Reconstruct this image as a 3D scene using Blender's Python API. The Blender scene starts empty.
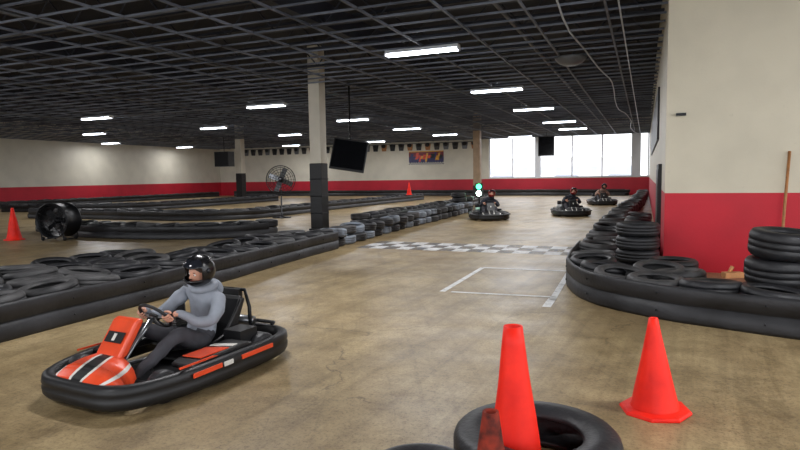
import bpy, bmesh, math, random
from mathutils import Vector, Matrix, noise
random.seed(7)
scene=bpy.context.scene
col=scene.collection
scene.view_settings.view_transform='Standard'
scene.view_settings.look='None'
scene.view_settings.exposure=0.25
PI=math.pi

# ------------------------------------------------------------ materials
def srgb(r,g,b):
    def c(v):
        v/=255.0
        return v/12.92 if v<=0.04045 else ((v+0.055)/1.055)**2.4
    return (c(r),c(g),c(b),1)
def newmat(name):
    m=bpy.data.materials.new(name); m.use_nodes=True
    nt=m.node_tree; b=nt.nodes['Principled BSDF']
    return m,nt,b
def mat(name,rgb,rough=0.6,metal=0.0,var=0.0,scale=8.0,bump=0.0,bscale=60.0,spec=0.5,dark=None):
    m,nt,b=newmat(name)
    c=srgb(*rgb)
    b.inputs['Base Color'].default_value=c
    b.inputs['Roughness'].default_value=rough
    b.inputs['Metallic'].default_value=metal
    b.inputs['Specular IOR Level'].default_value=spec
    tc=nt.nodes.new('ShaderNodeTexCoord')
    if var>0:
        n=nt.nodes.new('ShaderNodeTexNoise'); n.inputs['Scale'].default_value=scale
        n.inputs['Detail'].default_value=6
        nt.links.new(tc.outputs['Object'],n.inputs['Vector'])
        r=nt.nodes.new('ShaderNodeValToRGB')
        d=srgb(*dark) if dark else tuple(v*(1-var) for v in c[:3])+(1,)
        l=tuple(min(1,v*(1+var*0.5)) for v in c[:3])+(1,)
        r.color_ramp.elements[0].position=0.3; r.color_ramp.elements[0].color=d
        r.color_ramp.elements[1].position=0.65; r.color_ramp.elements[1].color=l
        nt.links.new(n.outputs['Fac'],r.inputs['Fac'])
        nt.links.new(r.outputs['Color'],b.inputs['Base Color'])
    if bump>0:
        n2=nt.nodes.new('ShaderNodeTexNoise'); n2.inputs['Scale'].default_value=bscale
        nt.links.new(tc.outputs['Object'],n2.inputs['Vector'])
        bp=nt.nodes.new('ShaderNodeBump'); bp.inputs['Strength'].default_value=bump
        bp.inputs['Distance'].default_value=0.01
        nt.links.new(n2.outputs['Fac'],bp.inputs['Height'])
        nt.links.new(bp.outputs['Normal'],b.inputs['Normal'])
    return m
def emis(name,rgb,st):
    m,nt,b=newmat(name)
    b.inputs['Base Color'].default_value=srgb(*rgb)
    b.inputs['Emission Color'].default_value=srgb(*rgb)
    b.inputs['Emission Strength'].default_value=st
    return m

M={}
M['rubber']=mat('rubber',(32,32,35),0.5,var=0.4,scale=5,bump=0.3,bscale=40,dark=(15,15,17))
M['rubber2']=mat('rubber_dusty',(66,65,65),0.6,var=0.5,scale=4,bump=0.3,bscale=40,dark=(26,26,28))
M['rubber3']=mat('rubber_painted_faded',(122,130,140),0.5,var=0.6,scale=3.5,bump=0.3,bscale=40,dark=(28,29,32))
M['belt']=mat('belt_rubber',(36,36,39),0.5,var=0.5,scale=2.5,bump=0.5,bscale=12,dark=(15,15,17))
M['black']=mat('black_plastic',(15,15,17),0.48,var=0.3,scale=6)
M['blackmetal']=mat('black_metal',(22,23,26),0.4,metal=0.5)
M['steel']=mat('steel',(150,152,155),0.3,metal=0.9)
M['gray']=mat('gray_metal',(105,108,112),0.45,metal=0.4)
M['conduit']=mat('conduit_light',(165,168,172),0.4)
M['orange']=mat('orange_plastic',(226,74,34),0.4,var=0.2,scale=5)
M['red']=mat('red_plastic',(205,38,34),0.35,var=0.12,scale=5)
M['white']=mat('white_plastic',(215,212,205),0.4,var=0.1,scale=6)
M['cone']=mat('cone_plastic',(252,42,22),0.5,var=0.12,scale=6,dark=(228,30,18),spec=0.3)
M['cone_dirty']=mat('cone_plastic_dirty',(128,44,30),0.7,var=0.6,scale=16,dark=(48,30,28),spec=0.2)
M['wood']=mat('wood',(176,120,72),0.6,var=0.3,scale=12)
M['tan']=mat('tan_paint',(165,140,112),0.6,var=0.2,scale=4)
M['tbar']=mat('grid_bar',(106,112,124),0.55,var=0.3,scale=0.8,dark=(58,62,72))
M['joist']=mat('joist_paint',(40,44,56),0.6)
M['deck']=mat('roof_deck',(32,35,48),0.8,var=0.3,scale=0.5)
M['cream']=mat('cream_paint',(205,198,182),0.6,var=0.08,scale=2,bump=0.15,bscale=25)
M['tube']=emis('fluorescent_tube',(240,246,255),14)
M['fixture']=mat('fixture_white',(215,218,222),0.5)
M['green']=emis('green_signal',(60,255,150),7)
M['whitelamp']=emis('white_signal',(220,255,240),16)
M['screen']=mat('screen_glass',(12,13,16),0.15)
M['skin']=mat('skin',(205,150,125),0.5,var=0.1,scale=20)
M['lips']=mat('lips',(165,90,85),0.5)
M['eye']=mat('eye_white',(235,235,232),0.2)
M['iris']=mat('iris_brown',(50,32,22),0.2)
M['hair']=mat('hair_brown',(48,34,26),0.6)
M['helmet']=mat('helmet_black',(16,16,18),0.25)
M['visor']=mat('visor_tint',(30,32,38),0.12)
M['hoodie']=mat('hoodie_gray',(140,145,154),0.9,var=0.15,scale=9,bump=0.6,bscale=14)
M['pants']=mat('pants_dark',(62,61,66),0.9,var=0.2,scale=9,bump=0.5,bscale=14)
M['shoe']=mat('shoe_dark',(32,30,32),0.6)
M['jacket_dark']=mat('jacket_dark',(40,42,52),0.9,var=0.2,bump=0.3,bscale=18)
M['jacket_tan']=mat('jacket_tan',(150,120,105),0.9,var=0.2,bump=0.3,bscale=18)
M['helmet_red']=mat('helmet_red',(150,40,38),0.25)

def wallmat(name,s=1.25,cream=(212,205,188),redc=(186,32,48)):
    m,nt,b=newmat(name)
    g=nt.nodes.new('ShaderNodeNewGeometry'); sp=nt.nodes.new('ShaderNodeSeparateXYZ')
    nt.links.new(g.outputs['Position'],sp.inputs[0])
    cmp=nt.nodes.new('ShaderNodeMath'); cmp.operation='GREATER_THAN'; cmp.inputs[1].default_value=s
    nt.links.new(sp.outputs['Z'],cmp.inputs[0])
    n=nt.nodes.new('ShaderNodeTexNoise'); n.inputs['Scale'].default_value=1.3; n.inputs['Detail'].default_value=7
    nt.links.new(g.outputs['Position'],n.inputs['Vector'])
    def ramp(c,k):
        r=nt.nodes.new('ShaderNodeValToRGB'); cc=srgb(*c)
        r.color_ramp.elements[0].position=0.3; r.color_ramp.elements[0].color=tuple(v*k for v in cc[:3])+(1,)
        r.color_ramp.elements[1].position=0.6; r.color_ramp.elements[1].color=cc
        nt.links.new(n.outputs['Fac'],r.inputs['Fac']); return r
    a=ramp(redc,0.85); c=ramp(cream,0.9)
    mx=nt.nodes.new('ShaderNodeMix'); mx.data_type='RGBA'
    nt.links.new(cmp.outputs[0],mx.inputs[0]); nt.links.new(a.outputs[0],mx.inputs[6]); nt.links.new(c.outputs[0],mx.inputs[7])
    n3=nt.nodes.new('ShaderNodeTexNoise'); n3.inputs['Scale'].default_value=6; n3.inputs['Detail'].default_value=9; n3.inputs['Roughness'].default_value=0.8
    nt.links.new(g.outputs['Position'],n3.inputs['Vector'])
    r3=nt.nodes.new('ShaderNodeValToRGB'); r3.color_ramp.elements[0].position=0.62; r3.color_ramp.elements[0].color=(1,1,1,1); r3.color_ramp.elements[1].position=0.72; r3.color_ramp.elements[1].color=(0.7,0.68,0.66,1)
    nt.links.new(n3.outputs['Fac'],r3.inputs['Fac'])
    mm=nt.nodes.new('ShaderNodeMix'); mm.data_type='RGBA'; mm.blend_type='MULTIPLY'; mm.inputs[0].default_value=0.7
    nt.links.new(mx.outputs[2],mm.inputs[6]); nt.links.new(r3.outputs[0],mm.inputs[7])
    nt.links.new(mm.outputs[2],b.inputs['Base Color'])
    b.inputs['Roughness'].default_value=0.55
    n2=nt.nodes.new('ShaderNodeTexNoise'); n2.inputs['Scale'].default_value=30
    nt.links.new(g.outputs['Position'],n2.inputs['Vector'])
    bp=nt.nodes.new('ShaderNodeBump'); bp.inputs['Strength'].default_value=0.15; bp.inputs['Distance'].default_value=0.01
    nt.links.new(n2.outputs['Fac'],bp.inputs['Height']); nt.links.new(bp.outputs['Normal'],b.inputs['Normal'])
    return m
M['wall']=wallmat('wall_paint',1.22,(214,209,193),(192,30,50))
M['wall_near']=wallmat('wall_paint_near',1.22,(214,205,182),(202,18,40))

def floormat():
    m,nt,b=newmat('concrete_floor')
    L=nt.links.new
    g=nt.nodes.new('ShaderNodeNewGeometry')
    def noi(scale,detail,vec=(1,1,1),rough=0.6,rz=0,dist=0):
        mp=nt.nodes.new('ShaderNodeMapping'); mp.vector_type='POINT'; mp.inputs['Rotation'].default_value=(0,0,rz)
        mp2=nt.nodes.new('ShaderNodeMapping'); mp2.inputs['Scale'].default_value=vec
        L(g.outputs['Position'],mp.inputs['Vector']); L(mp.outputs[0],mp2.inputs['Vector'])
        n=nt.nodes.new('ShaderNodeTexNoise'); n.inputs['Scale'].default_value=scale; n.inputs['Detail'].default_value=detail
        n.inputs['Roughness'].default_value=rough; n.inputs['Distortion'].default_value=dist
        L(mp2.outputs[0],n.inputs['Vector']); return n
    def ramp(src,p0,c0,p1,c1):
        r=nt.nodes.new('ShaderNodeValToRGB'); r.color_ramp.elements[0].position=p0; r.color_ramp.elements[0].color=c0
        r.color_ramp.elements[1].position=p1; r.color_ramp.elements[1].color=c1
        L(src,r.inputs['Fac']); return r
    def mul(a,bb,fac=1.0,mode='MULTIPLY'):
        x=nt.nodes.new('ShaderNodeMix'); x.data_type='RGBA'; x.blend_type=mode; x.inputs[0].default_value=fac
        L(a,x.inputs[6]); L(bb,x.inputs[7]); return x.outputs[2]
    base=ramp(noi(0.45,8).outputs['Fac'],0.3,srgb(150,129,92),0.7,srgb(194,172,130))
    blot=ramp(noi(2.2,9,rough=0.78).outputs['Fac'],0.36,(0.6,0.575,0.53,1),0.56,(1,1,1,1))
    blot2=ramp(noi(0.8,7,rough=0.7,dist=1.0).outputs['Fac'],0.38,(0.76,0.73,0.69,1),0.56,(1,1,1,1))
    speck=ramp(noi(45,4,rough=0.8).outputs['Fac'],0.38,(0.55,0.53,0.5,1),0.5,(1,1,1,1))
    speck2=ramp(noi(14,6,rough=0.85).outputs['Fac'],0.37,(0.66,0.63,0.6,1),0.5,(1,1,1,1))
    streak=ramp(noi(2.2,7,(2.4,0.09,1),0.7,0.08,0.4).outputs['Fac'],0.36,(0.64,0.62,0.59,1),0.54,(1,1,1,1))
    streak2=ramp(noi(3.2,6,(2.6,0.1,1),0.7,-0.45,0.8).outputs['Fac'],0.33,(0.66,0.65,0.64,1),0.46,(1,1,1,1))
    c=mul(base.outputs[0],blot.outputs[0],0.85); c=mul(c,blot2.outputs[0]); c=mul(c,speck.outputs[0],0.8); c=mul(c,speck2.outputs[0],0.7); c=mul(c,streak.outputs[0],0.7); c=mul(c,streak2.outputs[0],0.5)
    vo=nt.nodes.new('ShaderNodeTexVoronoi'); vo.feature='DISTANCE_TO_EDGE'; vo.inputs['Scale'].default_value=0.42
    nn=noi(1.3,5)
    ad=nt.nodes.new('ShaderNodeMix'); ad.data_type='RGBA'; ad.blend_type='ADD'; ad.inputs[0].default_value=0.9
    L(g.outputs['Position'],ad.inputs[6]); L(nn.outputs['Color'],ad.inputs[7]); L(ad.outputs[2],vo.inputs['Vector'])
    cr=ramp(vo.outputs['Distance'],0.0,(0.45,0.43,0.4,1),0.006,(1,1,1,1))
    msk=ramp(noi(0.6,2).outputs['Fac'],0.5,(0,0,0,1),0.58,(1,1,1,1))
    x=nt.nodes.new('ShaderNodeMix'); x.data_type='RGBA'; x.blend_type='MULTIPLY'
    L(msk.outputs[0],x.inputs[0]); L(c,x.inputs[6]); L(cr.outputs[0],x.inputs[7])
    L(x.outputs[2],b.inputs['Base Color'])
    rr=ramp(noi(1.5,6).outputs['Fac'],0.3,(0.34,)*3+(1,),0.7,(0.52,)*3+(1,))
    L(rr.outputs[0],b.inputs['Roughness'])
    bp=nt.nodes.new('ShaderNodeBump'); bp.inputs['Strength'].default_value=0.25; bp.inputs['Distance'].default_value=0.004
    L(noi(30,5).outputs['Fac'],bp.inputs['Height']); L(bp.outputs['Normal'],b.inputs['Normal'])
    return m
M['floor']=floormat()
def coat(name,rgb,lo,hi,amin,amax,scale=7,rough=0.5):
    m,nt,b=newmat(name)
    g=nt.nodes.new('ShaderNodeNewGeometry')
    n=nt.nodes.new('ShaderNodeTexNoise'); n.inputs['Scale'].default_value=scale; n.inputs['Detail'].default_value=8; n.inputs['Roughness'].default_value=0.75
    nt.links.new(g.outputs['Position'],n.inputs['Vector'])
    r=nt.nodes.new('ShaderNodeValToRGB'); r.color_ramp.elements[0].position=lo; r.color_ramp.elements[0].color=(amin,)*3+(1,)
    r.color_ramp.elements[1].position=hi; r.color_ramp.elements[1].color=(amax,)*3+(1,)
    nt.links.new(n.outputs['Fac'],r.inputs['Fac']); nt.links.new(r.outputs[0],b.inputs['Alpha'])
    b.inputs['Base Color'].default_value=srgb(*rgb); b.inputs['Roughness'].default_value=rough
    return m
M['paint']=coat('floor_paint_white',(240,240,238),0.3,0.5,0.35,0.9)
M['paint1']=coat('floor_paint_worn',(236,237,238),0.32,0.55,0.25,0.75)
M['paint2']=coat('floor_paint_gray',(92,100,112),0.34,0.58,0.2,0.6)

# ------------------------------------------------------------ mesh builder
class MB:
    def __init__(s): s.v=[];s.f=[];s.m=[];s.mats=[];s.sm=[]
    def mi(s,k):
        if k not in s.mats: s.mats.append(k)
        return s.mats.index(k)
    def add(s,vs,fs,k,smooth=False):
        o=len(s.v); s.v+= [tuple(v) for v in vs]; i=s.mi(k)
        for f in fs: s.f.append([a+o for a in f]); s.m.append(i); s.sm.append(smooth)
    def box(s,c,d,k,rot=None):
        vs=[]
        for x in(-.5,.5):
            for y in(-.5,.5):
                for z in(-.5,.5):
                    p=Vector((x*d[0],y*d[1],z*d[2]))
                    if rot: p=rot@p
                    vs.append(p+Vector(c))
        s.add(vs,[(0,1,3,2),(4,6,7,5),(0,4,5,1),(2,3,7,6),(0,2,6,4),(1,5,7,3)],k)
    def prism(s,poly,y0,y1,k,axis='y'):
        n=len(poly); vs=[]
        for y in(y0,y1):
            for a,b in poly:
                vs.append((a,y,b) if axis=='y' else ((y,a,b) if axis=='x' else (a,b,y)))
        fs=[tuple(range(n)),tuple(range(2*n-1,n-1,-1))]
        for i in range(n):
            j=(i+1)%n; fs.append((i,j,n+j,n+i))
        s.add(vs,fs,k)
    def tube(s,pts,r,k,seg=8,closed=False,caps=True):
        pts=[Vector(p) for p in pts]; n=len(pts)
        if not isinstance(r,(list,tuple)): r=[r]*n
        up=None; vs=[]
        for i,p in enumerate(pts):
            a=pts[(i-1)%n] if (closed or i>0) else p
            b=pts[(i+1)%n] if (closed or i<n-1) else p
            t=(b-a).normalized()
            if up is None:
                up=Vector((0,0,1)) if abs(t.z)<0.9 else Vector((1,0,0))
            u=(up-t*up.dot(t)).normalized(); w=t.cross(u); up=u
            for j in range(seg):
                an=2*PI*j/seg
                vs.append(p+(u*math.cos(an)+w*math.sin(an))*r[i])
        fs=[]
        m=n if closed else n-1
        for i in range(m):
            for j in range(seg):
                a=i*seg+j;b=i*seg+(j+1)%seg;c=((i+1)%n)*seg+(j+1)%seg;d=((i+1)%n)*seg+j
                fs.append((a,b,c,d))
        if caps and not closed:
            fs.append(tuple(range(seg-1,-1,-1))); fs.append(tuple(range((n-1)*seg,n*seg)))
        s.add(vs,fs,k,True)
    def lathe(s,prof,k,seg=24,mtx=None,closed=False):
        mtx=mtx or Matrix(); vs=[];n=len(prof)
        for j in range(seg):
            an=2*PI*j/seg
            for r,z in prof:
                vs.append(mtx@Vector((r*math.cos(an),r*math.sin(an),z)))
        fs=[]
        for j in range(seg):
            q=(j+1)%seg
            for i in range(n if closed else n-1):
                ii=(i+1)%n
                fs.append((j*n+i,q*n+i,q*n+ii,j*n+ii))
        s.add(vs,fs,k,True)
    def ell(s,c,r,k,seg=16,rings=10,mtx=None):
        prof=[(math.sin(PI*i/rings),-math.cos(PI*i/rings)) for i in range(rings+1)]
        m=Matrix.Translation(c)@(mtx or Matrix())@Matrix.Diagonal((r[0],r[1],r[2],1))
        s.lathe([(max(a,1e-4),b) for a,b in prof],k,seg,m)
    def mesh(s,name):
        me=bpy.data.meshes.new(name); me.from_pydata(s.v,[],s.f)
        for k in s.mats: me.materials.append(M[k])
        me.polygons.foreach_set('material_index',s.m); me.polygons.foreach_set('use_smooth',s.sm)
        bm=bmesh.new(); bm.from_mesh(me); bmesh.ops.recalc_face_normals(bm,faces=bm.faces); bm.to_mesh(me); bm.free()
        me.update(); return me
    def obj(s,name,parent=None,bevel=0):
        o=bpy.data.objects.new(name,s.mesh(name)); col.objects.link(o)
        if parent: o.parent=parent
        if bevel:
            b=o.modifiers.new('bevel','BEVEL'); b.width=bevel; b.segments=2; b.limit_method='ANGLE'; b.angle_limit=0.7
        return o
def empty(name,loc=(0,0,0),rz=0):
    e=bpy.data.objects.new(name,None); col.objects.link(e); e.location=loc; e.rotation_euler=(0,0,rz); e.empty_display_size=0.2
    return e
def link(name,me,parent=None,loc=(0,0,0),rot=(0,0,0),sc=1):
    o=bpy.data.objects.new(name,me); col.objects.link(o); o.parent=parent; o.location=loc; o.rotation_euler=rot
    o.scale=(sc,)*3 if not isinstance(sc,tuple) else sc
    return o

# ------------------------------------------------------------ room shell
H=4.2
XL,XR,YB,YF=-36.0,0.3,44.0,-9.0
b=MB(); b.box(((XL+9)/2,(YF+YB)/2,-0.06),(9-XL+0.6,YB-YF+0.6,0.12),'floor'); b.obj('floor')
b=MB(); b.box((XL-0.15,(YF+YB)/2,2.7),(0.3,YB-YF+0.6,5.4),'wall'); b.obj('wall_left')
WX0=-10.9
b=MB(); b.box(((XL+WX0)/2,YB+0.15,2.7),(WX0-XL,0.3,5.4),'wall')
b.box(((WX0+XR)/2,YB+0.15,0.63),(XR-WX0,0.3,1.26),'wall')
b.box(((WX0+XR)/2,YB+0.15,4.85),(XR-WX0,0.3,1.1),'wall')
b.obj('wall_back')
b=MB(); b.box((XR+0.15,(10.4+YB)/2,2.7),(0.3,YB-10.4,5.4),'wall'); b.obj('wall_right')
b=MB(); b.box((4.9,10.25,2.7),(9.2,0.3,5.4),'wall_near'); b.obj('wall_near')
b=MB()
b.box((-13.5,(YF+YB)/2,5.45),(45.6,YB-YF+0.6,0.1),'deck')
b.obj('ceiling')
b=MB()
x=XL
while x<=9:
    if x<=XR: b.box((x,(YF+YB)/2,H+0.02),(0.035,YB-YF,0.04),'tbar')
    else: b.box((x,(YF+10.1)/2,H+0.02),(0.035,10.1-YF,0.04),'tbar')
    x+=1.22
y=YF
while y<=YB:
    x1=9 if y<10.1 else XR
    b.box(((XL+x1)/2,y,H+0.025),(x1-XL,0.028,0.035),'tbar'); y+=0.61
b.obj('ceiling_grid')
b=MB()
y=YF+0.7
while y<YB:
    x1=9 if y<10.1 else XR
    b.box(((XL+x1)/2,y,5.28),(x1-XL,0.09,0.07),'joist')
    b.box(((XL+x1)/2,y,4.62),(x1-XL,0.09,0.06),'joist')
    x=XL;k=0
    while x<x1-0.5:
        z0,z1=(4.62,5.28) if k%2==0 else (5.28,4.62)
        b.tube([(x,y,z0),(x+0.6,y,z1)],0.018,'joist',4,caps=False)
        x+=0.6;k+=1
    y+=1.9
for x in (-30,-22,-14,-6.3,1.7):
    y1=YB if x<0 else 10
    b.box((x,(YF+y1)/2,4.95),(0.18,y1-YF,0.5),'joist')
b.obj('roof_joist_truss')
b=MB()
for x in(-2.4,-10.2,-17.2,-25):
    b.tube([(x,YF+.5,4.45),(x,YB-.5,4.45)],0.035,'gray',8)
for y in(8.3,20.5,33):
    b.tube([(XL+.5,y,4.5),(XR-.5,y,4.5)],0.03,'gray',8)
b.obj('sprinkler_pipe')
b=MB(); pts=[]
for i in range(40):
    y=2+i*1.03; pts.append((-1.35+0.12*math.sin(i*0.5)+0.02*i,y,4.12+0.04*math.sin(i*1.3)))
b.tube(pts,0.016,'conduit',6)
b.tube([(-0.45,1,4.15),(-0.4,12,4.15),(-0.3,43,4.15)],0.014,'conduit',6)
b.obj('ceiling_conduit')
b=MB(); b.lathe([(0.001,-0.14),(0.14,-0.13),(0.26,-0.08),(0.34,0.0),(0.36,0.05),(0.001,0.06)],'gray',28); b.obj('ceiling_vent').location=(-1.6,14.2,4.14)

# windows
b=MB()
zs,zt=1.26,4.3
for x,w in((-10.85,0.12),(-9.08,0.09),(-7.24,0.42),(-4.82,0.09),(-2.77,0.09),(-0.55,0.6),(0.24,0.1)):
    b.box((x,YB+0.12,(zs+zt)/2),(w,0.14,zt-zs),'fixture')
b.box(((WX0+XR)/2,YB+0.12,zs+0.04),(XR-WX0,0.2,0.08),'fixture')
b.box(((WX0+XR)/2,YB+0.12,zt-0.04),(XR-WX0,0.14,0.08),'fixture')
b.obj('window_1')

# lights
fx=MB()
fx.prism([(-0.13,0.0),(0.13,0.0),(0.09,0.07),(-0.09,0.07)],-0.8,0.8,'fixture')
for yy in(-0.07,0.07):
    fx.lathe([(0.001,-0.76),(0.022,-0.76),(0.022,0.76),(0.001,0.76)],'tube',10,Matrix.Translation((yy,0,-0.025))@Matrix.Rotation(PI/2,4,'X'))
for yy in(-0.79,0.79): fx.box((0,yy,-0.02),(0.2,0.02,0.05),'fixture')
fxm=fx.mesh('ceiling_light')
lamps=[(-4.3,11.7),(-4.2,18.0),(-4.1,23.9),(-3.95,30.4),(-3.85,35.5),(-7.9,40.8),(-12.5,17.9),(-12.2,24.1),(-12.0,30.2),(-11.7,35.9),(-18.4,39.9),
(-20.8,17.9),(-20.1,24.2),(-19.6,30.4),(-26.1,40.6),(-27.9,23.8),(-34.0,30.3),(-34.0,37.4),(-4.3,5.4),(-4.3,-1),(-12.3,4),(2.8,4.2),(2.8,-2),(-20.5,8),(-27,13)]
for i,(x,y) in enumerate(lamps):
    o=link('ceiling_light',fxm,None,(x,y,H-0.09),(0,0,PI/2))
    ld=bpy.data.lights.new('lamp','AREA'); ld.shape='RECTANGLE'; ld.size=0.2; ld.size_y=1.5; ld.energy=108 if x>-33 else 70; ld.color=(0.98,0.97,0.98)
    lo=bpy.data.objects.new('lamp_glow',ld); col.objects.link(lo); lo.parent=o; lo.location=(0,0,-0.07)

# pillars
def pillar(x,y,w,split,mt='cream'):
    b=MB()
    b.box((x,y,(split+5.3)/2),(w,w,5.3-split),mt)
    b.box((x,y,split/2),(w+0.03,w+0.03,split),'black')
    b.box((x,y,0.03),(w+0.12,w+0.12,0.06),'black')
    for dz in(0.5,1.0,1.5):
        if dz<split: b.box((x,y,dz),(w+0.05,w+0.05,0.03),'blackmetal')
    return b.obj('pillar',None,0.012)
pillar(-8.8,15.1,0.36,1.95)
pillar(-25.6,33.4,0.45,1.9)
pillar(-9.5,35.5,0.42,0.9,'tan')

# ------------------------------------------------------------ tires
def tire_mesh(name,R=0.31,ri=0.19,w=0.2,k='rubber',seg=36):
    b=MB(); h=w/2
    prof=[(ri,-h*0.62),(ri+0.012,-h*0.8),(ri+(R-ri)*0.45,-h*1.0),(R-0.03,-h*0.92),(R-0.008,-h*0.72),
          (R,-h*0.5),(R,-h*0.28),(R-0.008,-h*0.26),(R-0.008,-h*0.2),(R,-h*0.18),(R,h*0.18),(R-0.008,h*0.2),(R-0.008,h*0.26),(R,h*0.28),(R,h*0.5),
          (R-0.008,h*0.72),(R-0.03,h*0.92),(ri+(R-ri)*0.45,h*1.0),(ri+0.012,h*0.8),(ri,h*0.62),
          (ri+0.014,h*0.55),(R-0.035,h*0.75),(R-0.02,0),(R-0.035,-h*0.75),(ri+0.014,-h*0.55)]
    b.lathe(prof,k,seg,None,True)
    return b.mesh(name)
T1=tire_mesh('tire'); T2=tire_mesh('tire_worn',k='rubber2'); TP=tire_mesh('tire_painted',k='rubber3')
def resample(path,step):
    pts=[Vector(p) for p in path]
    dense=[]
    for i in range(len(pts)-1):
        p0=pts[max(i-1,0)];p1=pts[i];p2=pts[i+1];p3=pts[min(i+2,len(pts)-1)]
        for j in range(20):
            t=j/20
            dense.append(0.5*((2*p1)+(-p0+p2)*t+(2*p0-5*p1+4*p2-p3)*t*t+(-p0+3*p1-3*p2+p3)*t**3))
    dense.append(pts[-1])
    out=[dense[0]];acc=0
    for a,c in zip(dense,dense[1:]):
        d=(c-a).length
        while acc+d>=step:
            f=(step-acc)/d; a=a.lerp(c,f); out.append(a.copy()); d=(c-a).length; acc=0
        acc+=d
    return out
AVOID=[(-0.08,9.6,0.62),(1.36,7.5,0.68),(0.35,8.6,0.62),(2.1,7.5,0.62),(-8.8,15.1,0.52),(-7.5,24.4,.6),(-7.5,25.4,.6)]
def barrier(name,path,side,rows=1,layers=2,hb=0.37,belt=True,wob=0.02,jit=1.0,rownear=None,painted=0.0,belt_to=None):
    """side=+1: tires on left of the path direction"""
    root=empty(name)
    p=resample(path,0.25)
    if belt_to: p=[q for q in p if belt_to(q)]
    if belt:
        b=MB(); n=len(p)
        prof=[(-0.012,0.02),(0.012,0.0),(0.022,0.03),(0.02,hb*0.46),(0.0,hb*0.48),(0.0,hb*0.52),(0.02,hb*0.54),(0.022,hb-0.03),(0.012,hb),(-0.012,hb)]
        vs=[]
        for i,q in enumerate(p):
            t=(p[min(i+1,n-1)]-p[max(i-1,0)]).normalized(); nr=Vector((-t.y,t.x))*(-side)
            wv=wob*noise.noise(Vector((q.x*1.7,q.y*1.7,3.3)))
            hz=0.05*noise.noise(Vector((q.x*0.8,q.y*0.8,9)))
            for a,z in prof:
                vs.append((q.x+nr.x*(a+wv),q.y+nr.y*(a+wv),z*(1+hz*(z>0.1))))
        m=len(prof); fs=[]
        for i in range(n-1):
            for j in range(m):
                k=(j+1)%m; fs.append((i*m+j,i*m+k,(i+1)*m+k,(i+1)*m+j))
        b.add(vs,fs,'belt',True)
        for i in range(2,n-2,4):
            q=p[i]; t=(p[i+1]-p[i-1]).normalized(); nr=Vector((-t.y,t.x))*(-side)
            for z in(hb*0.27,hb*0.76):
                c=Vector((q.x+nr.x*0.03,q.y+nr.y*0.03,z)); b.ell(c,(0.012,0.012,0.012),'blackmetal',6,4)
        b.obj('rubber_belt',root)
    q=resample(path,0.61)
    for r in range(rows):
        for i,c in enumerate(q):
            t=(q[min(i+1,len(q)-1)]-q[max(i-1,0)]).normalized(); nr=Vector((-t.y,t.x))*side
            if rownear and not rownear(r,c): continue
            off=0.35+0.58*r
            c2=c+nr*off+t*(0.3 if r%2 else 0)
            if any((c2.x-ax)**2+(c2.y-ay)**2<ar*ar for ax,ay,ar in AVOID): continue
            ly=layers(c) if callable(layers) else layers
            for l in range(ly):
                top=l==ly-1
                j=0.035*jit
                me=TP if random.random()<painted else random.choice((T1,T1,T2))
                o=link('tire_unit',me,root,(c2.x+random.uniform(-j,j),c2.y+random.uniform(-j,j),0.1+0.197*l+(random.uniform(0,.02)*jit if top else 0)),
                  (random.uniform(-.1,.1)*jit*top,random.uniform(-.1,.1)*jit*top,random.uniform(0,6)))
    return root
barrier('tire_barrier',[(-5.75,-1),(-5.75,2),(-5.75,4),(-5.8,6.5),(-6.0,9),(-6.15,12),(-6.3,15),(-6.45,20),(-6.6,25)],+1,rows=5,jit=1.5,
  rownear=lambda r,c:((r==0) or (r==1 and c.y<11) or (r in(2,3) and c.y<7.0) or (r==4 and c.y<5.2)) and c.y<11.3, belt_to=lambda q:q.y<11.4)
barrier('tire_barrier',[(-6.12,11.6),(-6.3,15),(-6.45,20),(-6.6,25)],+1,rows=1,belt=False,painted=0.4,jit=1.2)
barrier('tire_barrier',[(-0.4,42.3),(-0.5,36),(-0.7,28),(-1.0,20),(-1.05,12.4),(-1.03,10.6)],+1,rows=2,layers=2,belt=False,jit=1.2,
  rownear=lambda r,c:(r==0) or (r==1 and c.y<19) )
barrier('tire_barrier',[(-1.04,10.8),(-1.02,9.3),(-0.92,8.2),(-0.55,7.3),(0.1,6.75),(0.7,6.5),(1.3,6.3),(2.5,5.95),(4.6,5.4)],+1,rows=2,hb=0.37,
  rownear=lambda r,c:(r==0 ) or (r==1 and c.x<0.5) )
barrier('tire_barrier',[(-17.5,12.6),(-14.3,11.6),(-11.5,11.7),(-9.9,12.5),(-9.3,13.6)],+1,rows=1,hb=0.34)
barrier('tire_barrier',[(-24,17.0),(-18.1,17.2),(-16,17.2),(-14.0,18.4),(-13.6,20.5),(-13.6,25),(-13.4,30),(-13.2,36)],+1,rows=1,hb=0.34)
barrier('tire_barrier',[(-31,20.5),(-26.4,21.1),(-23.5,23.5),(-23,27),(-23,34)],+1,rows=1,hb=0.34)
barrier('tire_barrier',[(-1.2,42.6),(-10,42.8),(-20,42.8),(-33.5,42.6)],-1,rows=1,hb=0.45)
barrier('tire_barrier',[(-34.6,42),(-34.6,30),(-34.6,14)],-1,rows=1,hb=0.38)
barrier('tire_barrier',[(-7.8,16.5),(-7.8,20),(-7.9,26),(-8.2,33)],+1,rows=1,hb=0.34)

def stack(x,y,n,me=T1,name='tire_stack'):
    root=empty(name,(x,y,0))
    for i in range(n): link('tire_unit',me,root,(random.uniform(-.03,.03),random.uniform(-.03,.03),0.1+0.2*i),(0,0,i))
stack(-0.08,9.6,4)
T3=tire_mesh('wide_tire',0.35,0.19,0.3)
root=empty('tire_stack',(1.36,7.5,0))
for i,z in enumerate((0.15,0.45,0.75)): link('tire_unit',T3,root,(0.035*i,0,z),(0.02*i,-0.04*i,i))
stack(0.35,8.6,2); stack(2.1,7.5,3,T2)
stack(-7.35,24.4,4);stack(-7.3,25.4,3)

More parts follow.
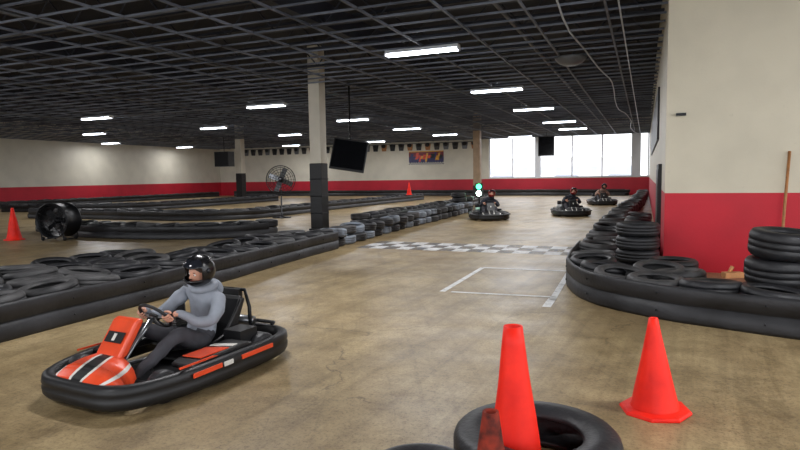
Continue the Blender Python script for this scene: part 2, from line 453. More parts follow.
b=MB(); b.box((0.9,7.2,0.43),(0.2,0.09,0.06),'wood',Matrix.Rotation(0.4,3,'Z')); 
b.tube([(0.87,7.22,0.45),(0.9,7.22,0.52)],0.02,'wood'); b.obj('wood_block')
b=MB(); b.tube([(1.80,9.72,0.06),(1.86,9.9,0.95),(1.93,10.06,1.82)],0.02,'wood'); b.box((1.80,9.7,0.05),(0.4,0.08,0.08),'wood'); b.obj('push_broom')
b=MB(); b.box((0.5,10.06,2.42),(0.14,0.08,0.04),'blackmetal'); b.obj('wall_bracket')

def quad(b,pts,k,z=0.004):
    b.add([(p[0],p[1],z) for p in pts],[(0,1,2,3)],k)
b=MB()
def line(x0,y0,x1,y1,w=0.07,k='paint'):
    d=Vector((x1-x0,y1-y0)).normalized(); n=Vector((-d.y,d.x))*w/2
    quad(b,[(x0+n.x,y0+n.y),(x1+n.x,y1+n.y),(x1-n.x,y1-n.y),(x0-n.x,y0-n.y)],k)
line(-2.47,9.55,-1.1,9.6,0.1);line(-2.35,7.42,-1.0,7.5,0.07,'paint');line(-2.47,7.4,-2.47,9.55,0.08,'paint');line(-1.02,7.3,-1.07,9.6,0.08)
line(-1.03,6.9,-1.03,7.4,0.1)
b.obj('floor_marking')
b=MB()
for j in range(3):
    for i in range(15):
        x0=-5.8+i*0.31; y0=11.45+j*0.45
        quad(b,[(x0,y0),(x0+0.31,y0),(x0+0.31,y0+0.45),(x0,y0+0.45)],'paint1' if (i+j)%2 else 'paint2')
b.obj('start_line_marking')

# ------------------------------------------------------------ cones
def cone(name,x,y,h,rb,rt,flange,k='cone',tilt=(0,0),z=0):
    b=MB()
    prof=[(rb,0.03),(rb*0.99,0.04),(rb*0.93,0.06)]
    for i in range(1,9):
        f=i/8; prof.append((rb*0.93*(1-f)+rt*f,0.06+(h-0.06)*f))
    prof+=[(rt-0.006,h),(rt-0.012,h-0.004),(rb*0.9,0.04)]
    b.lathe(prof,k,32)
    n=32; vs=[]
    for zz,s in((0.0,1.0),(0.012,1.01),(0.024,0.97),(0.034,rb/flange*1.02),(0.002,rb/flange*0.8)):
        for j in range(n):
            a=2*PI*j/n
            r=flange/max(abs(math.cos(((a+PI/8)%(PI/4))-PI/8)),0.1)*0.96 if s>0.9 else flange
            vs.append((r*s*math.cos(a),r*s*math.sin(a),zz))
    fs=[]
    for i in range(4):
        for j in range(n): fs.append((i*n+j,i*n+(j+1)%n,(i+1)*n+(j+1)%n,(i+1)*n+j))
    b.add(vs,fs,k,False)
    if k=='cone_dirty': b.lathe([(rb*0.55+0.004,h*0.5),(rb*0.46+0.004,h*0.66)],'rubber2',32)
    me=b.mesh(name)
    for v in me.vertices:
        if v.co.z>0.05:
            n_=noise.noise(Vector((v.co.x*6+x*9,v.co.y*6+y*5,v.co.z*3)))*0.010; r=math.hypot(v.co.x,v.co.y) or 1
            v.co.x+=v.co.x/r*n_; v.co.y+=v.co.y/r*n_
    o=bpy.data.objects.new(name,me); col.objects.link(o); o.location=(x,y,z); o.rotation_euler=(tilt[0],tilt[1],0.3)
    return o
cone('traffic_cone',0.09,4.08,0.615,0.15,0.028,0.21,tilt=(0.0,-0.035))
cone('traffic_cone',-0.585,2.93,0.785,0.15,0.045,0.18,tilt=(0,-0.02))
cone('traffic_cone',-0.59,2.41,0.54,0.11,0.034,0.125,k='cone_dirty')
cone('traffic_cone',-15.6,10.6,0.86,0.19,0.03,0.25)
cone('traffic_cone',-13.2,33.4,0.75,0.16,0.03,0.2,z=0.4)
T4=tire_mesh('big_tire',0.43,0.235,0.23,seg=56)
link('tire',T4,None,(-0.50,3.02,0.115),(0,0,0))
link('tire',T1,None,(-0.95,2.50,0.10),(0,0,0),0.9)

# ------------------------------------------------------------ fans
b=MB()
mt=Matrix.Rotation(PI/2,4,'X')
b.lathe([(0.50,-0.32),(0.53,-0.32),(0.53,-0.28),(0.51,-0.26),(0.51,0.26),(0.53,0.28),(0.53,0.32),(0.50,0.32),(0.49,0.0)],'blackmetal',40,mt,True)
for s in(-0.3,0.3):
    for r in(0.08,0.16,0.24,0.32,0.4,0.47):
        b.tube([(r*math.cos(a*PI/16),s,r*math.sin(a*PI/16)) for a in range(32)],0.005,'blackmetal',4,closed=True)
    for a in range(12):
        b.tube([(0,s,0),(0.5*math.cos(a*PI/6),s,0.5*math.sin(a*PI/6))],0.006,'blackmetal',4)
for a in range(5):
    an=a*2*PI/5; R3=Matrix.Rotation(an,3,'Y')@Matrix.Rotation(0.5,3,'X')
    b.box(Matrix.Rotation(an,3,'Y')@Vector((0.26,0,0)),(0.36,0.01,0.17),'blackmetal',R3)
b.ell((0,0,0),(0.1,0.16,0.1),'blackmetal')
for sx in(-0.36,0.36):
    b.tube([(sx,-0.3,-0.36),(sx,-0.3,-0.56),(sx,0.3,-0.56),(sx,0.3,-0.36)],0.02,'blackmetal')
    for yy in(-0.25,0.25): b.lathe([(0.001,-0.02),(0.06,-0.02),(0.06,0.02),(0.001,0.02)],'black',14,Matrix.Translation((sx,yy,-0.54))@Matrix.Rotation(PI/2,4,'Y'))
o=b.obj('drum_fan'); o.location=(-14.25,10.9,0.53); o.scale=(0.87,)*3; o.rotation_euler=(0,0,math.radians(14))
b=MB()
b.lathe([(0.001,0),(0.36,0),(0.36,0.03),(0.06,0.07),(0.03,0.09),(0.03,0.8),(0.022,0.8),(0.022,1.4),(0.001,1.4)],'blackmetal',24)
b.ell((0,0.12,1.45),(0.1,0.17,0.1),'blackmetal')
for s,rr in((-0.12,1),(0.05,1),(-0.035,1.03)):
    for r in([0.1,0.2,0.3,0.4,0.48,0.54] if rr==1 else [0.54]):
        b.tube([(r*rr*math.cos(a*PI/18),s,1.47+r*rr*math.sin(a*PI/18)) for a in range(36)],0.009,'blackmetal',4,closed=True)
for a in range(20):
    an=a*PI/10
    b.tube([(0.05*math.cos(an),-0.14,1.47+0.05*math.sin(an)),(0.4*math.cos(an),-0.13,1.47+0.4*math.sin(an)),(0.55*math.cos(an),-0.035,1.47+0.55*math.sin(an)),(0.1*math.cos(an),0.07,1.47+0.1*math.sin(an))],0.006,'blackmetal',4)
for a in range(4):
    an=a*PI/2+0.4
    b.box(Vector((0,-0.035,1.47))+Matrix.Rotation(an,3,'Y')@Vector((0.27,0,0)),(0.4,0.012,0.2),'gray',Matrix.Rotation(an,3,'Y')@Matrix.Rotation(0.45,3,'X'))
b.lathe([(0.001,-0.01),(0.08,-0.01),(0.08,0.01),(0.001,0.01)],'blackmetal',16,Matrix.Translation((0,-0.15,1.47))@Matrix.Rotation(PI/2,4,'X'))
o=b.obj('pedestal_fan'); o.location=(-13.0,19.4,0); o.rotation_euler=(0,0,math.radians(32))

# ------------------------------------------------------------ TVs, banner, signal, speakers
def tv(name,x,y,z,w,h,rz,tilt,top,roll=0):
    root=empty(name,(x,y,z),rz)
    b=MB(); b.box((0,0,0),(w,0.07,h),'black'); b.box((0,-0.037,0.01),(w*0.94,0.006,h*0.9),'screen'); b.box((0,0.07,0),(w*0.4,0.08,h*0.5),'blackmetal')
    o=b.obj('panel',root,0.008); o.rotation_euler=(tilt,roll,0)
    b=MB(); b.tube([(0,0.08,0),(0,0.2,0.1),(0,0.2,top-z)],0.025,'blackmetal'); b.box((0,0.2,top-z-0.02),(0.2,0.2,0.03),'blackmetal'); b.obj('mount_pole',root)
tv('hanging_television',-7.9,15.3,2.17,1.02,0.92,math.radians(16),math.radians(-14),H,math.radians(9))
tv('hanging_television',-5.8,38.5,3.3,1.0,1.25,0.1,math.radians(-5),H)
def speaker(x,y,z,w,d,h,rz):
    b=MB(); b.box((0,0,0),(w,d,h),'black'); b.box((0,-d/2-0.01,0),(w*0.9,0.02,h*0.9),'blackmetal')
    b.tube([(0,0,h/2),(0,0,H-z)],0.02,'blackmetal'); b.obj('hanging_speaker').location=(x,y,z)
speaker(-25.0,31,2.8,1.1,0.6,0.95,0)
M['banner']=mat('banner_maroon',(120,26,38),0.5,var=0.4,scale=3)
M['yellow']=mat('banner_yellow',(225,165,55),0.5,var=0.2,scale=6)
M['navy']=mat('banner_navy',(44,40,92),0.5,var=0.2,scale=6)
b=MB(); b.box((0,0,0),(2.9,0.03,1.05),'navy')
b.box((0,-0.018,0.3),(2.9,0.012,0.45),'banner')
rs=random.Random(5); x=-1.4
while x<1.25:   # slanted racing flashes and a checker strip
    w=rs.uniform(0.12,0.34); k=rs.choice(('yellow','orange','white','red','black','navy','yellow'))
    z0=rs.uniform(-0.3,0.0); z1=rs.uniform(0.1,0.42)
    b.prism([(x,z0),(x+w,z0),(min(1.44,x+w+0.12),z1),(x+0.12,z1)],-0.032,-0.02,k); x+=w*0.85
for i in range(29):
    for j in range(2):
        b.box((-1.4+i*0.1,-0.022,-0.48+j*0.08),(0.1,0.01,0.08),'white' if (i+j)%2 else 'black')
b.box((0,-0.022,0.49),(2.9,0.012,0.07),'yellow')
b.obj('wall_banner').location=(-15.9,43.96,2.95)
b=MB(); x=-34
while x<-12.2:
    b.prism([(x,4.05),(x+0.5,4.05),(x+0.42,3.55),(x+0.08,3.55)],43.92,43.995,random.choice(('black','gray','black','rubber2','wood')))
    b.ell((x+0.25,43.85,3.95),(0.2,0.1,0.16),'black',10,6)
    x+=0.75
b.box((-23,43.96,4.08),(22,0.06,0.04),'black')
b.obj('pennant_string')
b=MB(); b.tube([(0,0,0),(0,0,0.6)],0.04,'blackmetal'); b.box((0,0,0.86),(0.32,0.14,0.62),'black')
b.lathe([(0.001,0.0),(0.12,0.0),(0.1,0.04),(0.001,0.06)],'green',18,Matrix.Translation((0,-0.075,1.02))@Matrix.Rotation(PI/2,4,'X'))
b.lathe([(0.001,0.0),(0.12,0.0),(0.1,0.04),(0.001,0.06)],'whitelamp',18,Matrix.Translation((0,-0.075,0.72))@Matrix.Rotation(PI/2,4,'X'))
b.lathe([(0.001,0),(0.2,0),(0.2,0.03),(0.001,0.05)],'blackmetal',18); b.obj('signal_light').location=(-6.85,25.9,0)
b=MB(); b.box((0.28,22,2.9),(0.05,14,1.2),'black'); b.obj('trim_1')
b=MB(); b.box((0.27,13,0.9),(0.06,1.8,1.6),'black'); b.box((0.24,13,0.9),(0.02,1.6,1.4),'blackmetal'); b.obj('wall_pad')

# ------------------------------------------------------------ outside
M['asphalt']=mat('snowy_asphalt_blown_out',(238,240,244),0.8,var=0.08,scale=0.4)  # outdoor colours painted pale to imitate overexposure seen through the windows
M['bldg']=mat('siding_far',(232,230,228),0.8,var=0.05)  # siding whitened too, the washed-out glare is in its colour
M['farglass']=mat('far_window_glass',(170,176,186),0.3)
M['carA']=mat('car_paint_silver',(168,174,184),0.3,metal=0.2)
b=MB(); b.add([(-150,44.4,-0.12),(150,44.4,-0.12),(150,260,-0.12),(-150,260,-0.12)],[(0,1,2,3)],'asphalt'); b.obj('ground_outside')
b=MB(); b.box((-22,150,2.5),(40,10,5),'bldg'); b.box((-22,144.8,5.1),(41,1,0.4),'white')
for i in range(10): b.box((-39+i*4,144.9,2.3),(1.6,0.2,1.6),'farglass')
b.obj('distant_building')
def car(x,y,rz):
    root=empty('parked_car',(x,y,-0.12),rz)
    b=MB()
    b.prism([(-2.2,0.35),(2.2,0.35),(2.25,0.75),(1.9,0.95),(1.1,1.02),(0.5,1.55),(-1.3,1.6),(-2.0,1.05),(-2.25,0.9)],-0.85,0.85,'carA'); b.obj('body',root,0.06)
    b=MB(); b.prism([(0.95,1.04),(0.45,1.5),(-1.25,1.54),(-1.8,1.08)],-0.87,0.87,'farglass')
    for wx in(-1.4,1.4):
        for wy in(-0.8,0.8): b.lathe([(0.001,-0.1),(0.33,-0.1),(0.34,0.1),(0.001,0.1)],'black',20,Matrix.Translation((wx,wy,0.34))@Matrix.Rotation(PI/2,4,'X'))
    b.obj('glass_and_wheels',root)
car(-11.5,54,0.1);car(-6,55,0.05);car(-1.6,53,0.3)

# ------------------------------------------------------------ go karts
def kart(x,y,hd,cA='orange',cB='white',cP='black',sc=1):
    rz=math.atan2(hd[1],hd[0])
    root=empty('go_kart',(x,y,0),rz); root.scale=(sc,)*3
    b=MB(); N=72; prof=[(-0.045,0.05),(0.03,0.05),(0.05,0.08),(0.055,0.13),(0.04,0.15),(0.055,0.17),(0.045,0.225),(0.01,0.245),(-0.04,0.235)]
    vs=[]
    for i in range(N):
        a=2*PI*i/N; ca,sa=math.cos(a),math.sin(a); e=0.42
        px=0.94*math.copysign(abs(ca)**e,ca); py=0.63*math.copysign(abs(sa)**e,sa)
        if px>0.3: py*=1-0.16*((px-0.3)/0.64)
        r=Vector((px,py)).normalized()
        for d,z in prof: vs.append((px+r.x*d,py+r.y*d,z*(1 if px<0.3 else 1-0.12*(px-0.3))))
    m=len(prof); fs=[(i*m+j,i*m+(j+1)%m,((i+1)%N)*m+(j+1)%m,((i+1)%N)*m+j) for i in range(N) for j in range(m)]
    b.add(vs,fs,'black',True); b.obj('bumper_surround',root)
    b=MB(); b.box((0.12,0,0.065),(1.25,0.62,0.02),'blackmetal')
    for s in(-1,1):
        b.tube([(-0.85,0.3*s,0.1),(-0.3,0.34*s,0.09),(0.3,0.32*s,0.09),(0.82,0.2*s,0.1)],0.017,'steel')
        b.tube([(-0.3,0.34*s,0.1),(-0.25,0.6*s,0.13),(0.3,0.6*s,0.13),(0.3,0.32*s,0.1)],0.013,'steel')
        b.tube([(0.56,0.2*s,0.12),(0.56,0.42*s,0.13)],0.02,'steel')
        b.tube([(0.3,0.03*s,0.2),(0.54,0.4*s,0.13)],0.009,'steel')
    b.tube([(-0.55,-0.5,0.14),(-0.55,0.5,0.14)],0.022,'steel')
    b.tube([(0.82,-0.22,0.12),(0.86,0,0.12),(0.82,0.22,0.12)],0.017,'steel')
    for s in(-1,1):
        b.box((0.7,0.15*s,0.2),(0.02,0.06,0.14),'steel',Matrix.Rotation(0.3,3,'Y')); 
    b.tube([(0.62,0,0.12),(0.25,0,0.53)],0.013,'steel')
    b.obj('chassis_frame',root)
    b=MB()
    for wx,wy,R,w in((0.56,0.49,0.128,0.12),(0.56,-0.49,0.128,0.12),(-0.55,0.50,0.14,0.17),(-0.55,-0.50,0.14,0.17)):
        mt=Matrix.Translation((wx,wy*0.98,R))@Matrix.Rotation(PI/2,4,'X'); h=w/2
        b.lathe([(0.066,-h),(R-0.03,-h),(R-0.008,-h+0.012),(R,-h+0.035),(R,h-0.035),(R-0.008,h-0.012),(R-0.03,h),(0.066,h)],'rubber',28,mt)
        b.lathe([(0.066,-h),(0.06,-h+0.03),(0.025,-h+0.045),(0.02,-h),(0.001,-h)],'gray',20,mt)
        b.lathe([(0.066,h),(0.06,h-0.03),(0.025,h-0.045),(0.02,h),(0.001,h)],'gray',20,mt)
    b.obj('wheels',root)
    b=MB()
    secs=[(0.60,0.20,0.19,0.33),(0.64,0.30,0.19,0.345),(0.72,0.36,0.18,0.33),(0.80,0.38,0.18,0.30),(0.87,0.36,0.18,0.268),(0.92,0.33,0.18,0.24),(0.945,0.3,0.185,0.215)]
    n=24; rings=[]
    for (sx,w,z0,z1) in secs:
        ring=[]
        for j in range(n+1):
            u=-1+2*j/n
            ring.append((sx,w*u,z0+(z1-z0)*(1-abs(u)**3.2)**0.7))
        rings.append(ring)
    def matfor(j):
        u=abs(-1+2*(j+.5)/n)
        return 'black' if u<0.16 else (cB if u<0.24 else (cA if u<0.72 else (cB if u<0.82 else cA)))
    for i in range(len(rings)-1):
        for j in range(n):
            b.add([rings[i][j],rings[i][j+1],rings[i+1][j+1],rings[i+1][j]],[(0,1,2,3)],matfor(j),True)
    b.add(rings[0],[tuple(range(n+1))],cA); b.add(rings[-1],[tuple(range(n,-1,-1))],cA)
    o=b.obj('nose_shell',root)
    bm=bmesh.new(); bm.from_mesh(o.data); bmesh.ops.remove_doubles(bm,verts=bm.verts,dist=0.0005); bm.to_mesh(o.data); bm.free()
    b=MB()
    b.prism([(0.58,0.335),(0.64,0.305),(0.67,0.33),(0.49,0.58),(0.44,0.60),(0.41,0.575)],-0.14,0.14,cA)
    pod=[(-0.34,0.20),(0.36,0.2),(0.38,0.24),(0.30,0.265),(-0.22,0.28),(-0.34,0.26)]
    b.prism(pod,0.36,0.6,cP); b.prism(pod,-0.6,-0.36,cP)
    b.obj('bodywork',root,0.022)
    b=MB()
    for s in(-1,1):
        b.prism([(0.28,0.40*s),(0.02,0.40*s),(-0.06,0.58*s),(0.26,0.58*s)],0.2735,0.281,cA,'z')
        b.prism([(-0.02,0.40*s),(-0.08,0.40*s),(-0.16,0.58*s),(-0.1,0.58*s)],0.279,0.286,cB,'z')
        b.prism([(0.5,0.27),(0.15,0.27),(0.1,0.255),(0.5,0.255)],s*0.6,s*0.61,cA)
        b.box((0.28,0.679*s,0.195),(0.3,0.012,0.035),cA); b.box((0.06,0.686*s,0.195),(0.1,0.012,0.035),cB);b.box((-0.3,0.683*s,0.195),(0.4,0.012,0.035),cA)
    b.box((0.585,0,0.465),(0.006,0.19,0.09),'black',Matrix.Rotation(math.radians(-37),3,'Y'))
    b.box((0.589,0,0.467),(0.006,0.03,0.06),cB,Matrix.Rotation(math.radians(-37),3,'Y'))
    b.obj('decals',root)
    b=MB()
    b.prism([(0.02,0.10),(-0.42,0.08),(-0.66,0.56),(-0.62,0.59),(-0.58,0.56),(-0.40,0.13),(0.02,0.13)],-0.22,0.22,'black')
    for s in(-1,1):
        b.prism([(0.02,0.10),(-0.42,0.08),(-0.66,0.56),(-0.6,0.56),(-0.5,0.43),(-0.36,0.27),(-0.04,0.2)],s*0.21,s*0.24,'black')
    b.obj('seat',root,0.012)
    b=MB()
    b.tube([(-0.72,0.24,0.1),(-0.72,0.23,0.46),(-0.73,0.17,0.62),(-0.73,-0.17,0.62),(-0.72,-0.23,0.46),(-0.72,-0.24,0.1)],0.018,'blackmetal')
    b.box((-0.71,0,0.57),(0.06,0.26,0.12),'black')
    b.box((-0.38,-0.37,0.2),(0.26,0.2,0.2),'gray'); 
    for i in range(5): b.box((-0.38,-0.37,0.31+i*0.022),(0.2,0.18,0.008),'steel')
    b.lathe([(0.001,-0.07),(0.075,-0.07),(0.075,0.07),(0.001,0.07)],'black',16,Matrix.Translation((-0.38,-0.37,0.46)))
    b.tube([(-0.5,-0.37,0.3),(-0.7,-0.34,0.32),(-0.8,-0.1,0.3),(-0.8,0.2,0.3)],[0.025,0.03,0.05,0.05],'steel',12)
    b.box((-0.42,0.38,0.23),(0.22,0.2,0.22),'black')
    b.tube([(-0.84,-0.4,0.28),(-0.9,-0.38,0.28),(-0.9,0.38,0.28),(-0.84,0.4,0.28)],0.018,'blackmetal')
    b.obj('engine_and_roll_hoop',root)
    b=MB(); C=Vector(SWC); nn=Vector(SWN).normalized(); t=Vector((nn.z,0,-nn.x)); yv=Vector((0,1,0))
    b.tube([C+(yv*math.cos(a*PI/20)+t*math.sin(a*PI/20))*0.145 for a in range(40)],0.014,'black',10,closed=True)
    for a in(0.0,PI,-PI/2): b.tube([C-nn*0.02,C+(yv*math.cos(a)+t*math.sin(a))*0.14],0.01,'steel')
    b.lathe([(0.001,0),(0.05,0),(0.045,0.02),(0.001,0.025)],'black',20,Matrix.Translation(C-nn*0.02)@nn.to_track_quat('Z','Y').to_matrix().to_4x4())
    b.tube([C-nn*0.03,Vector((0.4,0,0.36))],0.014,'steel')
    b.obj('steering_wheel',root)
    return root,rz
SWC=(0.19,0,0.55); SWN=(-0.75,0,0.66)

# ------------------------------------------------------------ driver figure
def skin_mesh(vs,es,rs,rootv,lv=2):
    me=bpy.data.meshes.new('tmp'); bm=bmesh.new(); lay=bm.verts.layers.skin.verify(); bv=[]
    for i,(p,r) in enumerate(zip(vs,rs)):
        v=bm.verts.new(p); v[lay].radius=(r,r) if not isinstance(r,tuple) else r; v[lay].use_root=(i==rootv); bv.append(v)
    for a,c in es: bm.edges.new((bv[a],bv[c]))
    bm.to_mesh(me); bm.free()
    o=bpy.data.objects.new('tmp',me); col.objects.link(o)
    sk=o.modifiers.new('s','SKIN'); sk.use_smooth_shade=True; sk.branch_smoothing=0.6
    su=o.modifiers.new('u','SUBSURF'); su.levels=lv; su.render_levels=lv
    dg=bpy.context.evaluated_depsgraph_get(); dg.update()
    res=bpy.data.meshes.new_from_object(o.evaluated_get(dg))
    bpy.data.objects.remove(o); bpy.data.meshes.remove(me)
    return res
C=Vector(SWC); nn=Vector(SWN).normalized(); tt=Vector((nn.z,0,-nn.x)); 
if tt.z<0: tt=-tt
def hand_pts(s):
    out=Vector((0,s,0)); rim=C+out*0.145
    return out,rim
V=[];E=[];Rr=[];lab=[]
def av(p,r): V.append(Vector(p)); Rr.append(r); return len(V)-1
def ae(a,c,l): E.append((a,c)); lab.append(l)
LY=0.06  # lean to the inside of the turn
pel=av((-0.30,0,0.235),(0.15,0.13)); sp=av((-0.345,LY*.3,0.38),0.15); ch=av((-0.345,LY*.8,0.54),0.165); uc=av((-0.31,LY*1.2,0.655),0.125); nk=av((-0.27,LY*1.6,0.745),0.062); hd=av((-0.22,LY*2.0,0.84),0.058)
ae(pel,sp,'T');ae(sp,ch,'T');ae(ch,uc,'T');ae(uc,nk,'T');ae(nk,hd,'S')
for s in(-1,1):
    out,rim=hand_pts(s)
    sh=av((-0.295,LY*1.2+0.19*s,0.65-0.022*s),0.082); ua=av((-0.20,LY+0.265*s,0.56-0.018*s),0.068); el=av((-0.10,LY*.5+0.315*s,0.465),0.056); fa=av((0.02,0.275*s,0.49),0.048); wr=av(rim+out*0.06+nn*0.075-tt*0.02,0.032)
    pa=av(rim+out*0.038+nn*0.022,0.030)
    ae(uc,sh,'T');ae(sh,ua,'T');ae(ua,el,'T');ae(el,fa,'T');ae(fa,wr,'T');ae(wr,pa,'S')
    hp=av((-0.22,0.12*s,0.215),0.105); th=av((-0.02,0.17*s,0.32),0.09); kn=av((0.16,0.22*s,0.41),0.068); cf=av((0.32,0.2*s,0.30),0.06); an=av((0.52,0.16*s,0.165),0.044)
    he=av((0.545,0.155*s,0.13),0.04); bl=av((0.62,0.15*s,0.20),0.042); to=av((0.665,0.15*s,0.265),0.03)
    ae(pel,hp,'P');ae(hp,th,'P');ae(th,kn,'P');ae(kn,cf,'P');ae(cf,an,'P');ae(an,he,'B');ae(he,bl,'B');ae(bl,to,'B')
BODY=skin_mesh(V,E,Rr,pel,2)
labs=['T','P','S','B']
def segd(p,a,c):
    ab=c-a; t=max(0,min(1,(p-a).dot(ab)/ab.length_squared)); return (p-(a+ab*t)).length
fl=[]
for f in BODY.polygons:
    p=f.center; best=min(range(len(E)),key=lambda i:segd(p,V[E[i][0]],V[E[i][1]])-0.5*((Rr[E[i][0]] if not isinstance(Rr[E[i][0]],tuple) else 0.14)+(Rr[E[i][1]] if not isinstance(Rr[E[i][1]],tuple) else 0.14))*0.8)
    fl.append(labs.index(lab[best]))
for k in range(4): BODY.materials.append(None)
BODY.polygons.foreach_set('material_index',fl)
BODY.polygons.foreach_set('use_smooth',[True]*len(fl))
for v in BODY.vertices:
    n=noise.noise(v.co*14); v.co+=v.normal*0.012*n
def finger_mesh():
    meshes=[]
    for s in(-1,1):
        out,rim=hand_pts(s)
        for i,(ln,r) in enumerate(((0.92,0.0088),(1.0,0.0092),(0.97,0.009),(0.8,0.008))):
            o=tt*((1.5-i)*0.0205)
            pts=[rim+out*0.036+nn*0.018+o, rim+out*0.033-nn*0.012*ln+o, rim+out*0.008-nn*0.029*ln+o, rim-out*0.018*ln-nn*0.024+o, rim-out*0.027*ln-nn*0.002+o]
            meshes.append(skin_mesh(pts,[(0,1),(1,2),(2,3),(3,4)],[r*1.15,r*1.1,r,r*0.95,r*0.8],0,1))
        pts=[rim+out*0.035+nn*0.03+tt*0.012, rim+out*0.018+nn*0.036+tt*0.03, rim-out*0.002+nn*0.03+tt*0.042, rim-out*0.02+nn*0.02+tt*0.045]
        meshes.append(skin_mesh(pts,[(0,1),(1,2),(2,3)],[0.014,0.0115,0.01,0.0085],0,1))
    bm=bmesh.new()
    for m in meshes: bm.from_mesh(m)
    me=bpy.data.meshes.new('fingers'); bm.to_mesh(me); bm.free()
    me.polygons.foreach_set('use_smooth',[True]*len(me.polygons)); me.materials.append(M['skin'])
    return me
FING=finger_mesh()
def head_mesh():
    b=MB(); vs=[];seg=40;rings=28
    for i in range(rings+1):
        th_=PI*i/rings
        for j in range(seg):
            a=2*PI*j/seg
            x,y,z=math.sin(th_)*math.cos(a),math.sin(th_)*math.sin(a),math.cos(th_)
            X,Y,Z=x*0.095,y*0.074,z*0.118
            if z<0: Y*=1-0.28*(-z)**1.5; X*=1-0.08*(-z)
            if x>0:
                g=lambda cy,cz,wy,wz:math.exp(-((Y-cy)/wy)**2-((Z-cz)/wz)**2)
                X+=0.024*g(0,-0.022,0.011,0.014)+0.012*g(0,0.0,0.008,0.02)
                X-=0.012*(g(0.031,0.004,0.014,0.011)+g(-0.031,0.004,0.014,0.011))
                X+=0.006*g(0,0.028,0.045,0.009)
                X+=0.006*g(0,-0.058,0.02,0.008)
                X+=0.010*g(0,-0.092,0.02,0.016)
            vs.append((X,Y,Z))
    fs=[(i*seg+j,(i+1)*seg+j,(i+1)*seg+(j+1)%seg,i*seg+(j+1)%seg) for i in range(rings) for j in range(seg)]
    b.add(vs,fs,'skin',True)
    for s in(-1,1):
        b.ell((0.079,0.031*s,0.004),(0.011,0.0125,0.009),'eye',12,8); b.ell((0.0885,0.031*s,0.004),(0.003,0.005,0.005),'iris',10,6)
        b.ell((0.087,0.031*s,0.026),(0.006,0.017,0.003),'hair',10,6)
        b.ell((0.0,0.075*s,-0.005),(0.016,0.009,0.03),'skin',12,8)
    b.ell((0.0935,0,-0.0545),(0.006,0.022,0.004),'lips',12,6); b.ell((0.093,0,-0.062),(0.006,0.019,0.005),'lips',12,6)
    b.ell((-0.012,0,0.03),(0.098,0.08,0.1),'hair',20,12)
    return b.mesh('head')
HEAD=head_mesh()
def helmet_mesh(k):
    b=MB(); vs=[];seg=56;rings=36;A=0.148;B=0.128;Cc=0.15
    def P(i,j,g=1.0):
        th_=PI*i/rings; a=2*PI*j/seg; x,y,z=math.sin(th_)*math.cos(a),math.sin(th_)*math.sin(a),math.cos(th_)
        X,Y,Z=x*A,y*B,z*Cc
        if z<-0.1 and x>0: X+=0.022*min(1,(-z-0.1)*3)*x
        if z<0 : Z*=0.93
        return (X*g,Y*g,Z*g)
    for g in(1.0,0.9):
        for i in range(rings+1):
            for j in range(seg): vs.append(P(i,j,g))
    n=seg*(rings+1)
    def port(i,j):
        th_=PI*(i+.5)/rings; a=(2*PI*(j+.5)/seg+PI)%(2*PI)-PI; z=math.cos(th_)
        return abs(a)<1.12 and -0.33<z<0.40
    def inc(i,j):
        return 0<=i<rings-5 and not port(i,j)
    fs=[]
    for i in range(rings):
        for j in range(seg):
            if not inc(i,j): continue
            q=(j+1)%seg
            fs.append((i*seg+j,(i+1)*seg+j,(i+1)*seg+q,i*seg+q)); fs.append((n+i*seg+j,n+i*seg+q,n+(i+1)*seg+q,n+(i+1)*seg+j))
            for (di,dj,e) in((1,0,((i+1)*seg+j,(i+1)*seg+q)),(-1,0,(i*seg+j,i*seg+q)),(0,1,(i*seg+q,(i+1)*seg+q)),(0,-1,(i*seg+j,(i+1)*seg+j))):
                if (i+di>=0) and not inc(i+di,(j+dj)%seg): fs.append((e[0],e[1],n+e[1],n+e[0]))
    b.add(vs,fs,k,True)
    vs=[];W=24;Hh=6
    for u in range(Hh+1):
        for v in range(W+1):
            a=-1.25+2.5*v/W; th_=math.radians(32+28*u/Hh)
            vs.append((math.sin(th_)*math.cos(a)*A*1.05+0.006,math.sin(th_)*math.sin(a)*B*1.05,math.cos(th_)*Cc*1.05))
    o=len(vs); vs+=[(p[0]*0.98,p[1]*0.98,p[2]*0.98) for p in vs]
    fs=[]
    for u in range(Hh):
        for v in range(W):
            a=u*(W+1)+v; fs.append((a,a+1,a+W+2,a+W+1)); fs.append((o+a,o+a+W+1,o+a+W+2,o+a+1))
    b.add(vs,fs,'visor',True)
    for s in(-1,1):
        b.lathe([(0.001,0),(0.022,0),(0.018,0.01),(0.001,0.012)],'visor',14,Matrix.Translation((0.0,B*s*1.0,0.03))@Matrix.Rotation(-s*PI/2,4,'X'))
    for j in range(3): b.box((A+0.012,-0.02+0.02*j,-0.085),(0.012,0.012,0.01),'gray')
    return b.mesh('helmet')
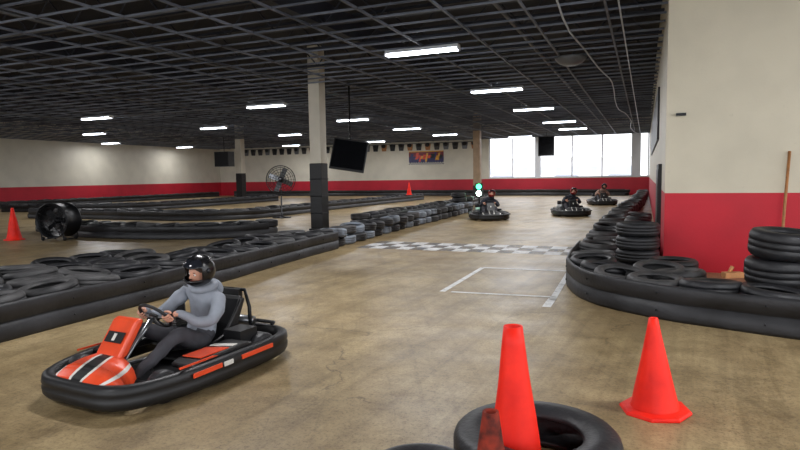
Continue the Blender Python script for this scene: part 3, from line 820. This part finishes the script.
def driver(x,y,rz,top,pants,helm,turn=0.0,tilt=0.0,sc=1):
    root=empty('kart_driver',(x,y,0),rz); root.scale=(sc,)*3
    me=BODY.copy()
    for i,k in enumerate((top,pants,'skin','shoe')): me.materials[i]=M[k]
    link('body',me,root); link('fingers',FING,root)
    hr=empty('head_pivot',(-0.205,LY*2.1,0.875)); hr.parent=root; hr.rotation_euler=(-0.15,tilt,turn)
    link('head_and_face',HEAD,hr); link('helmet',helmet_mesh(helm),hr,(0,0,0.012))
    b=MB(); b.tube([(-0.28+0.09*math.cos(a*PI/12),LY*1.5+0.1*math.sin(a*PI/12),0.73+0.02*math.cos(a*PI/12)*-1) for a in range(24)],0.034,top,10,closed=True)
    b.ell((-0.405,LY*1.3,0.69),(0.06,0.12,0.09),top,16,10)
    for s in(-1,1):
        b.tube([(0.515,0.15*s,0.105),(0.58,0.147*s,0.135),(0.645,0.145*s,0.205),(0.69,0.145*s,0.28)],[0.03,0.028,0.03,0.02],'white',10)
    b.obj('hood_and_soles',root)
def kd(x,y,hdg,cA,cB,cP,top,pants,helm,turn=0,tilt=0,sc=1):
    r,rz=kart(x,y,hdg,cA,cB,cP,sc); driver(x,y,rz,top,pants,helm,turn,tilt,sc)
kd(-3.47,3.60,(-0.08,-0.997),'orange','white','black','hoodie','pants','helmet',-0.1,0.2,0.91)
kd(-5.0,20.2,(0.35,-0.94),'black','white','black','jacket_dark','pants','helmet_red')
kd(-2.5,22.6,(0.25,-0.97),'black','white','black','jacket_dark','pants','helmet_red')
kd(-1.9,30.5,(0.2,-0.98),'black','white','black','jacket_tan','pants','helmet')

# ------------------------------------------------------------ world
w=bpy.data.worlds.new('overcast_sky'); scene.world=w; w.use_nodes=True; nt=w.node_tree
bg=nt.nodes['Background']; bg.inputs['Color'].default_value=(0.92,0.95,1.0,1); bg.inputs['Strength'].default_value=2.4
# ------------------------------------------------------------ camera
psi=math.radians(22.5);th=math.atan((225-176)/590);ro=math.radians(0.88)
F=Vector((-math.sin(psi)*math.cos(th),math.cos(psi)*math.cos(th),-math.sin(th)))
R0=Vector((math.cos(psi),math.sin(psi),0));U0=R0.cross(F)
R=R0*math.cos(ro)-U0*math.sin(ro);U=U0*math.cos(ro)+R0*math.sin(ro)
cd=bpy.data.cameras.new('camera'); cd.sensor_width=36; cd.lens=36*590/800; cd.clip_end=500; cd.clip_start=0.05
co=bpy.data.objects.new('camera',cd); col.objects.link(co)
mw=Matrix((R,U,-F)).transposed().to_4x4(); mw.translation=Vector((0,0,1.55)); co.matrix_world=mw
scene.camera=co
